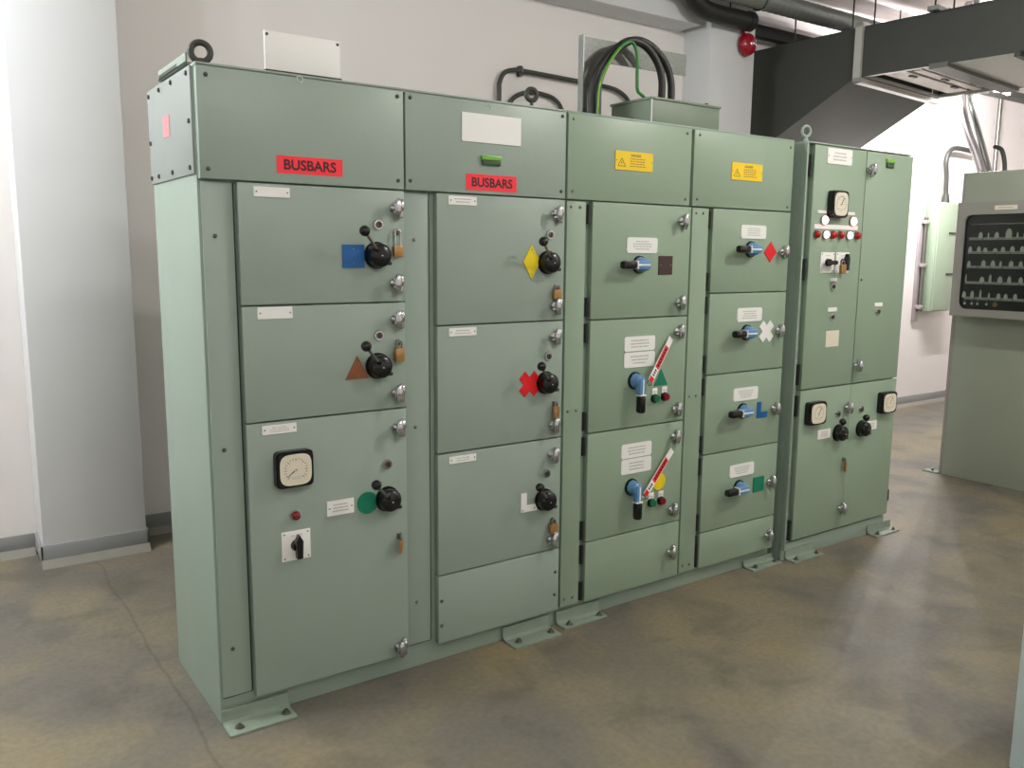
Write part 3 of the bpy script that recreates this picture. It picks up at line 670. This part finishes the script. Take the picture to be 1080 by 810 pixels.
t = thing('fire_bell', 'red fire bell on the wall pillar near the ceiling', 'bell', (5.12, 2.12, 3.46))
bc = (5.10, 3.455)
b = MB(); b.cyl((bc[0], 2.131, bc[1]), (bc[0], 2.085, bc[1]), 0.045, 'bellred', seg=20); b.build('base', t)
b = MB(); b.cyl((bc[0], 2.10, bc[1]), (bc[0], 2.075, bc[1]), 0.094, 'bellred', 0.088, 32); b.ell((bc[0], 2.078, bc[1]), (0.088, 0.040, 0.088), 'bellred', 28); b.build('gong', t)
b = MB(); b.ell((bc[0], 2.040, bc[1]), (0.022, 0.008, 0.022), 'chrome', 14); b.build('centre_cap', t)
b = MB(); b.tube([(bc[0]-.02, 2.112, bc[1]+.04), (bc[0]-.03, 2.112, bc[1]+.10), (bc[0]-.02, 2.112, bc[1]+.22)], 0.014, 'bellred', 10); b.build('cable_entry', t)

# ------------------------------------------------------------------ ventilation
SK = radians(5.5); Q0 = Vector((5.56, WY, 0)); DS = Vector((sin(SK), -cos(SK), 0)); DT = Vector((cos(SK), sin(SK), 0)); UP = Vector((0, 0, 1))
def D(s, t_, z): return Q0+DS*s+DT*t_+UP*z
def dbox(mb, s0, s1, t0, t1, z0, z1, mt): return mb.hexa([D(s0, t0, z0), D(s1, t0, z0), D(s1, t1, z0), D(s0, t1, z0), D(s0, t0, z1), D(s1, t0, z1), D(s1, t1, z1), D(s0, t1, z1)], mt)
DW = 1.42
t = thing('air_duct', 'large dark rectangular air duct hung under the ceiling above the control cabinet', 'duct', (5.9, 1.0, 3.14))
b = MB(); s0, s1 = 0.004, 1.0
b.hexa([D(s0, 0, 2.572), D(s1, 0, 3.15), D(s1, DW, 3.15), D(s0, DW, 2.572), D(s0, 0, 3.52), D(s1, 0, 3.54), D(s1, DW, 3.54), D(s0, DW, 3.52)], 'duct')
tr = b.build('wall_hood', t)
b = MB(); dbox(b, 1.0, 1.06, -0.035, DW+.035, 3.105, 3.145, 'galvl'); dbox(b, 1.0, 1.06, -0.035, -0.002, 3.105, 3.572, 'galvl'); dbox(b, 1.0, 1.06, DW+.002, DW+.035, 3.105, 3.575, 'galvl'); dbox(b, 1.0, 1.06, -0.035, DW+.035, 3.542, 3.575, 'galvl'); fl = b.build('flange', t)
b = MB(); dbox(b, 1.062, 4.2, 0, 0.012, 3.15, 3.54, 'duct'); dbox(b, 1.062, 4.2, DW-.012, DW, 3.15, 3.54, 'duct'); dbox(b, 1.062, 4.2, 0, DW, 3.53, 3.542, 'duct'); dbox(b, 2.24, 4.2, 0.012, DW-.012, 3.15, 3.162, 'duct'); dbox(b, 1.062, 2.24, 0.012, DW-.012, 3.30, 3.31, 'galvl'); b.build('duct_run', t)
b = MB()
dbox(b, 1.062, 1.09, 0.013, DW-.013, 3.15, 3.17, 'galvl'); dbox(b, 1.09, 1.60, 0.013, 0.05, 3.15, 3.18, 'galvl')
dbox(b, 1.09, 1.60, DW-.05, DW-.013, 3.15, 3.18, 'galvl'); dbox(b, 1.09, 1.60, 0.05, DW-.05, 3.20, 3.21, 'duct')
for s2, s3, t2, t3 in ((1.19, 1.36, 0.10, 1.30), (1.40, 1.47, 0.16, 1.34), (1.50, 1.585, 0.10, 1.24)): dbox(b, s2, s3, t2, t3, 3.165, 3.185, 'panel_white')
for s2, t2 in ((1.30, 0.30), (1.42, 0.62), (1.52, 0.95), (1.34, 1.0)): dbox(b, s2, s2+.03, t2, t2+.10, 3.155, 3.165, 'duct')
b.build('grille', t)
b = MB(); dbox(b, 1.60, 1.74, -0.004, DW+.004, 3.125, 3.165, 'ductm'); b.build('cross_brace', t)
b = MB(); dbox(b, 1.74, 2.20, 0.013, DW-.013, 3.152, 3.162, 'galvl'); b.build('access_panel', t)
b = MB(); dbox(b, 2.20, 2.24, -0.01, DW+.01, 3.12, 3.165, 'duct'); b.build('cross_brace', t)
for s_, tt in ((0.45, -0.03), (0.98, -0.045), (0.98, 0.30), (1.62, -0.02), (1.62, 0.30)):
    b = MB(); p = D(s_, tt, 3.535); b.cyl(p, (p.x, p.y, CZ-0.001), 0.007, 'blackm', seg=8); b.build('hanger_rod', t)
b = MB(); dbox(b, 1.58, 1.66, -0.06, 0.20, 3.542, 3.575, 'galv'); b.build('hanger_bracket', t)

t = thing('spiral_duct', 'round grey spiral duct running under the ceiling behind the big duct', 'duct', (6.6, 1.9, 3.67))
def spi(u): return 0.078+0.003*(1 if int(u*240) % 4 == 0 else 0)
b = MB(); b.tube([(4.2+k*0.02, 1.9, 3.755) for k in range(241)], spi, 'galv', 20, 0); b.build('pipe', t)
for x in (5.0, 7.0):
    b = MB(); b.cyl((x, 1.9, 3.83), (x, 1.9, CZ-.001), 0.006, 'blackm', seg=8); b.torus((x, 1.9, 3.755), (1, 0, 0), 0.085, 0.006, 'blackm', 24, 8); b.build('hanger', t)
b = MB(); b.tube([(4.30, 2.03, 3.90), (4.36, 2.03, 3.72), (4.46, 2.03, 3.64), (4.60, 2.03, 3.615), (4.90, 2.03, 3.615), (5.02, 2.03, 3.615)], 0.072, 'cable', 18, 6); b.tube([(5.0, 2.03, 3.615), (5.06, 2.03, 3.615)], 0.078, 'cable', 18, 0)
b.cyl((4.80, 2.03, 3.67), (4.80, 2.03, CZ-.001), 0.006, 'blackm', seg=8)
tagged(b, 'insulated_pipe', 'short black insulated pipe crossing in front of the wall pillar above the red bell', 'pipe')
b = MB(); b.box(5.24, 9.8, 2.25, 2.33, 3.60, 3.70, 'cable', 0.004)
for x in (5.9, 7.4, 9.2): b.box(x, x+.04, 2.28, WY, 3.62, 3.66, 'steel')
tagged(b, 'cable_trunking', 'dark trunking running along the wall behind the big duct', 'trunking')
t = thing('ceiling_light', 'lit fluorescent tube light partly hidden behind the big duct', 'lamp', (7.8, 1.6, 3.33))
b = MB(); b.box(7.0, 8.56, 1.55, 1.65, 3.40, 3.46, 'white', 0.004); b.build('housing', t)
b = MB(); b.cyl((7.03, 1.6, 3.375), (8.53, 1.6, 3.375), 0.017, 'tube', seg=14); b.build('tube', t)
for x in (7.015, 8.545): b = MB(); b.box(x-.012, x+.012, 1.58, 1.62, 3.352, 3.402, 'white', .002); b.build('end_cap', t)
for x in (7.3, 8.3): b = MB(); b.cyl((x, 1.6, 3.46), (x, 1.6, CZ-.001), .005, 'blackm', seg=8); b.build('hanger_rod', t)
b = MB(); b.box(8.85, 10.9, 1.95, 2.05, 3.46, 3.54, 'conduit', 0.004)
for x in (9.1, 10.4): b.cyl((x, 2.0, 3.54), (x, 2.0, CZ-.001), .006, 'blackm', seg=8)
tagged(b, 'cable_tray', 'dark cable tray hung along the wall right of the big duct', 'cable tray')

# ------------------------------------------------------------------ grey cubicle with the key cabinet, right edge of the photo
KX = 5.80
t = thing('control_cubicle', 'grey-green floor cubicle carrying the glass-fronted key cabinet', 'electrical cabinet', (6.15, 0.0, 0))
b = MB(); b.box(KX, 6.5, -0.62, 0.545, 0.0, 2.335, 'cubicle', 0.004); b.build('body', t)
b = MB(); b.box(KX-0.004, KX, 0.515, 0.540, 0.0, 2.33, 'frameg', 0.001); b.build('corner_trim', t)
b = MB(); b.box(KX-0.03, KX+.05, 0.545, 0.66, 0.0, 0.012, 'fgreen', 0.002); b.cyl((KX+.01, .60, .012), (KX+.01, .60, .03), 0.012, 'steel', seg=6); b.build('foot_bracket', t)
KF = 5.665; ky0, ky1, kz0, kz1 = -0.22, 0.482, 1.270, 2.105
t = thing('key_cabinet', 'grey glass-fronted key cabinet full of white key tags', 'key cabinet', (5.73, 0.13, 1.27))
b = MB(); b.box(KF+.02, KX-.0005, ky0, ky1, kz0, kz1, 'frameg', 0.004); kb = b.build('case', t)
# door frame ring with rounded window
def yz_ring(mb, oy0, oy1, oz0, oz1, iy0, iy1, iz0, iz1, r, x0, x1, mt):
    tt = bmesh.new(); inner = []; n = 6
    for cy, cz, a0 in ((iy1-r, iz1-r, 0), (iy0+r, iz1-r, 90), (iy0+r, iz0+r, 180), (iy1-r, iz0+r, 270)):
        for k in range(n+1): a = radians(a0+90*k/n); inner.append((cy+r*cos(a), cz+r*sin(a)))
    outer = []
    for cy, cz, ca in ((oy1, oz1, 0), (oy0, oz1, 1), (oy0, oz0, 2), (oy1, oz0, 3)):
        for k in range(n+1): outer.append((cy, cz))
    N_ = len(inner)
    vi = [[tt.verts.new((x, y, z)) for y, z in inner] for x in (x0, x1)]; vo = [[tt.verts.new((x, y, z)) for y, z in (outer[0], outer[n+1], outer[2*n+2], outer[3*n+3])] for x in (x0, x1)]
    def oidx(i): return i//(n+1)
    for l in (0, 1):
        for i in range(N_):
            j = (i+1) % N_; a, b_ = oidx(i), oidx(j)
            f = [vi[l][i], vi[l][j], vo[l][b_]] + ([vo[l][a]] if a != b_ else [])
            tt.faces.new(f)
    for i in range(N_): j = (i+1) % N_; tt.faces.new((vi[0][i], vi[0][j], vi[1][j], vi[1][i]))
    for i in range(4): j = (i+1) % 4; tt.faces.new((vo[0][i], vo[0][j], vo[1][j], vo[1][i]))
    bmesh.ops.recalc_face_normals(tt, faces=tt.faces[:]); mb.merge(tt, mt)
wy0, wy1, wz0, wz1 = -0.15, 0.428, 1.325, 2.015
b = MB(); yz_ring(b, ky0, ky1, kz0, kz1, wy0, wy1, wz0, wz1, 0.055, KF-0.028, KF-0.003, 'frameg'); kd = b.build('door_frame', t)
b = MB(); yz_ring(b, wy0-.012, wy1+.012, wz0-.012, wz1+.012, wy0+.002, wy1-.002, wz0+.002, wz1-.002, 0.055, KF-0.003, KF+0.004, 'blackm'); b.build('gasket', kd)
b = MB(); b.box(KF+0.0045, KF+0.0075, wy0-.010, wy1+.010, wz0-.010, wz1+.010, 'glass'); b.build('glass_pane', kd)
b = MB(); b.box(KF+.016, KF+.0198, ky0+.03, ky1-.03, kz0+.03, kz1-.03, 'dark_in'); b.build('back_board', t)
b = MB(); b.box(KF-.030, KF-.028, 0.06, 0.215, 2.045, 2.075, 'cream'); b.box(KF-.0304, KF-.030, .09, .19, 2.056, 2.064, 'ink'); b.build('nameplate', kd)
rails = [1.952, 1.842, 1.742, 1.636, 1.520, 1.405]
rr = random.Random(11)
for k, z in enumerate(rails):
    b = MB(); y = wy1-.028
    while y > wy0+.02:
        l = rr.uniform(.07, .13) if k else 0.5
        b.box(KF+.010, KF+.016, max(y-l, wy0+.02), y, z-.010, z+(.010 if k else .0), 'railw' if k else 'steel', 0.001); y -= l+.006
    b.build('key_rail', t)
ordn = ['first', 'second', 'third', 'fourth', 'fifth', 'sixth', 'seventh', 'eighth', 'ninth', 'tenth']
rown = ['top', 'second', 'middle', 'fourth', 'lowest']
TAGS = [[(.318, .05, .028), (.262, .045, .010), (.203, .048, .030), (.120, .072, .042), (.060, .045, .012), (.005, .05, .028), (-.06, .05, .028)],
        [(.385, .045, .026), (.322, .046, .026), (.275, .036, .030), (.205, .032, .030), (.150, .042, .028), (.086, .046, .030), (.020, .046, .026), (-.05, .046, .026)],
        [(.385, .045, .024), (.280, .052, .030), (.212, .050, .030), (.158, .046, .016), (.085, .048, .030), (.020, .046, .026), (-.06, .046, .026)],
        [(.398, .062, .008), (.280, .046, .032), (.222, .064, .018), (.152, .052, .034), (.088, .054, .026), (.010, .05, .028), (-.07, .05, .028)],
        [(.402, .050, .026), (.342, .056, .024), (.282, .066, .014), (.220, .046, .012), (.152, .044, .028), (.102, .042, .026), (.036, .046, .026), (-.04, .046, .026)]]
for k, row in enumerate(TAGS):
    z = rails[k+1]
    for i, (y, h, w) in enumerate(row):
        b = MB(); tt = bmesh.new(); x0 = KF+.0092
        out = [(y-w/2, z+.004), (y+w/2, z+.004), (y+w/2, z+h*.55), (y+w*.34, z+h*.85), (y, z+h), (y-w*.34, z+h*.85), (y-w/2, z+h*.55)]
        a = [tt.verts.new((x0, yy, zz)) for yy, zz in out]; c = [tt.verts.new((x0+.0025, yy, zz)) for yy, zz in out]
        a_, c_ = tt.faces.new(a), tt.faces.new(c[::-1])
        for q in range(7): tt.faces.new((a[q], c[q], c[(q+1) % 7], a[(q+1) % 7]))
        bmesh.ops.recalc_face_normals(tt, faces=tt.faces[:]); b.merge(tt, 'tagw')
        tagged(b, 'key_tag', '%s white key tag from the left on the %s rail' % (ordn[i], rown[k]), 'key tag', 'white key tags in the key cabinet')
for i, (y, mt) in enumerate(((.392, 'tagw'), (.340, 'tagw'), (.298, 'tagw'), (.232, 'tagw'), (.172, 'brass'))):
    b = MB(); b.cyl((KF+.009, y, 1.365), (KF+.012, y, 1.365), 0.009 if mt == 'tagw' else .017, mt, seg=14); b.box(KF+.009, KF+.0118, y-.003, y+.003, 1.37, 1.386, 'steel'); b.cyl((KF+.0095, y, 1.385), (KF+.0159, y, 1.385), 0.004, 'steel', seg=8)
    tagged(b, 'key_fob', ('small round white key fob, %s from the left, below the rows in the key cabinet' % ordn[i]) if mt == 'tagw' else 'larger round brass key fob hanging below the rows in the key cabinet', 'key fob', 'key fobs under the rows')

# conduits rising from the cubicle roof
HOSE_A = [(6.000, 0.505, 2.337), (6.300, 0.719, 2.524), (6.650, 0.986, 2.753), (7.000, 1.228, 2.989), (7.270, 1.394, 3.188), (7.280, 1.414, 3.600), (7.280, 1.414, 3.998)]
HOSE_B = [(6.040, 0.478, 2.337), (6.350, 0.684, 2.525), (6.700, 0.924, 2.750), (7.050, 1.170, 2.986), (7.300, 1.339, 3.184), (7.320, 1.359, 3.600), (7.320, 1.359, 3.998)]
PIPE_C = [(10.0, 2.385, 0.0), (10.0, 2.385, 3.998)]
t = thing('flexible_conduit', 'silver flexible conduit rising from the cubicle roof, left of two', 'conduit', (6.05, 0.5, 2.335))
b = MB(); b.tube(HOSE_A, 0.033, 'rail_lilac', 14, 14); b.build('hose', t)
t = thing('flexible_conduit', 'dark braided flexible conduit rising from the cubicle roof, right of two', 'conduit', (6.05, 0.46, 2.335))
b = MB(); b.tube(HOSE_B, 0.026, 'galv', 14, 14); b.build('hose', t)
b = MB(); b.tube([(6.18, .43, 2.335), (6.18, .44, 2.44), (6.18, .47, 2.53), (6.19, .53, 2.56)], .016, 'conduit', 10)
tagged(b, 'cable', 'short dark cable bend beside the flexible conduits on the cubicle roof', 'cable')
b = MB(); b.tube(PIPE_C, .024, 'steel', 12, 0)
for z in (1.2, 2.6): b.box(PIPE_C[0][0]-.03, PIPE_C[0][0]+.03, 2.36, WY-.0005, z-.02, z+.02, 'steel', .003)
tagged(b, 'steel_conduit', 'straight steel conduit running up the far wall, seen above the grey cubicle', 'conduit')

t = thing('wall_enclosure', 'narrow pale green enclosure on the far wall beside the key cabinet', 'enclosure', (8.85, 2.35, 1.10))
b = MB(); b.box(8.62, 9.02, 2.28, WY-.0005, 1.10, 2.32, 'palebox', 0.012, 3); b.build('box', t)
b = MB(); b.box(8.63, 9.01, 2.262, 2.281, 1.11, 2.31, 'palebox', 0.008, 3); lid = b.build('lid', t)
for z in (1.52, 1.98): b = MB(); b.box(8.86, 9.03, 2.252, 2.264, z-.012, z+.012, 'conduit', .003); b.build('strap', lid)
t = thing('wall_rail', 'pale vertical mounting rail on the far wall left of the pale green enclosure', 'rail', (8.55, 2.41, 1.0))
b = MB(); b.box(8.50, 8.60, 2.40, WY-.0005, 0.98, 2.42, 'rail_lilac', .004); b.build('strip', t)
b = MB(); b.tube([(8.57, 2.375, 1.10), (8.57, 2.375, 2.15)], .022, 'steel', 12, 0); b.build('pipe', t)
for z in (1.15, 1.62, 2.1): b = MB(); b.box(8.52, 8.60, 2.345, 2.402, z-.02, z+.02, 'rail_lilac', .004); b.build('clip', t)
b = MB(); b.tube([(8.85, 2.33, 2.32), (8.83, 2.33, 2.60), (8.80, 2.33, 2.78), (8.86, 2.33, 2.89), (9.0, 2.33, 2.93), (9.35, 2.33, 2.92)], .026, 'conduit', 12)
b.cyl((8.85, 2.33, 2.32), (8.85, 2.33, 2.42), .045, 'conduit', .03, 14)
tagged(b, 'conduit', 'grey conduit hooking up from the top of the pale green wall enclosure', 'conduit')

t = thing('cabinet', 'low pale grey-green cabinet cut off at the lower right edge of the photo', 'cabinet', (2.42, -1.95, 0))
b = MB(); b.box(2.105, 2.75, -2.20, -1.715, 0.0, 1.12, 'paleedge', 0.006); b.build('body', t)
b = MB(); b.box(2.099, 2.105, -2.17, -1.745, 0.09, 1.09, 'paleedge', 0.002); dd = b.build('door', t)
b = MB(); b.cyl((2.099, -2.12, 0.8), (2.085, -2.12, 0.8), .012, 'chrome', seg=14); b.ell((2.08, -2.12, 0.8), (.01, .012, .028), 'chrome'); b.build('latch', dd)

# ------------------------------------------------------------------ light
def lamp(name, a, b, n, power, col, r=0.06):
    """a fluorescent tube or added fill light from a to b as a row of n bulbs of light"""
    a, b = Vector(a), Vector(b)
    for k in range(n):
        l = bpy.data.lights.new(name, 'POINT'); l.energy = power/n; l.color = col; l.shadow_soft_size = r
        o = bpy.data.objects.new(name, l); COL.objects.link(o); o.location = a+(b-a)*((k+.5)/n)
lamp('aisle_or_fill_light', (3.8, -2.1, 3.75), (4.1, -2.1, 3.75), 1, 155, (1.0, 0.99, 0.94), 0.04)
lamp('aisle_or_fill_light', (-0.6, -3.6, 3.55), (0.9, -3.6, 3.55), 3, 100, (1.0, 0.985, 0.96))
lamp('aisle_or_fill_light', (6.5, -4.0, 3.55), (8.0, -4.0, 3.55), 3, 60, (1.0, 0.985, 0.96))  # unseen fill light, added to even out the ambient level
lamp('side_lamp', (-2.4, 0.6, 3.5), (-2.4, 1.7, 3.5), 3, 265, (0.92, 0.97, 1.0))
lamp('rear_lamp', (7.15, 1.6, 3.30), (8.4, 1.6, 3.30), 3, 340, (1.0, 0.96, 0.98), 0.03)
w = bpy.data.worlds.new('world'); S.world = w; w.use_nodes = True
w.node_tree.nodes['Background'].inputs[0].default_value = (0.5, 0.5, 0.5, 1); w.node_tree.nodes['Background'].inputs[1].default_value = 0.3

# ------------------------------------------------------------------ camera
f, yaw, pit, roll = 898.512, 0.612090, 0.150092, 0.0084246
cam = bpy.data.cameras.new('camera'); co = bpy.data.objects.new('camera', cam); COL.objects.link(co)
cam.sensor_fit = 'HORIZONTAL'; cam.sensor_width = 36; cam.lens = f/1080*36; cam.clip_start = 0.02
fw = Vector((sin(yaw)*cos(pit), cos(yaw)*cos(pit), -sin(pit))); r0 = Vector((cos(yaw), -sin(yaw), 0)); u0 = r0.cross(fw)
rt = r0*cos(roll)+u0*sin(roll); up = u0*cos(roll)-r0*sin(roll)
co.matrix_world = Matrix(((rt.x, up.x, -fw.x, -0.79441), (rt.y, up.y, -fw.y, -2.91498), (rt.z, up.z, -fw.z, 1.69371), (0, 0, 0, 1)))
S.camera = co
S.view_settings.view_transform = 'Standard'; S.view_settings.look = 'None'; S.view_settings.gamma = 1.0; S.view_settings.use_curve_mapping = False
S.view_settings.exposure = 0.0
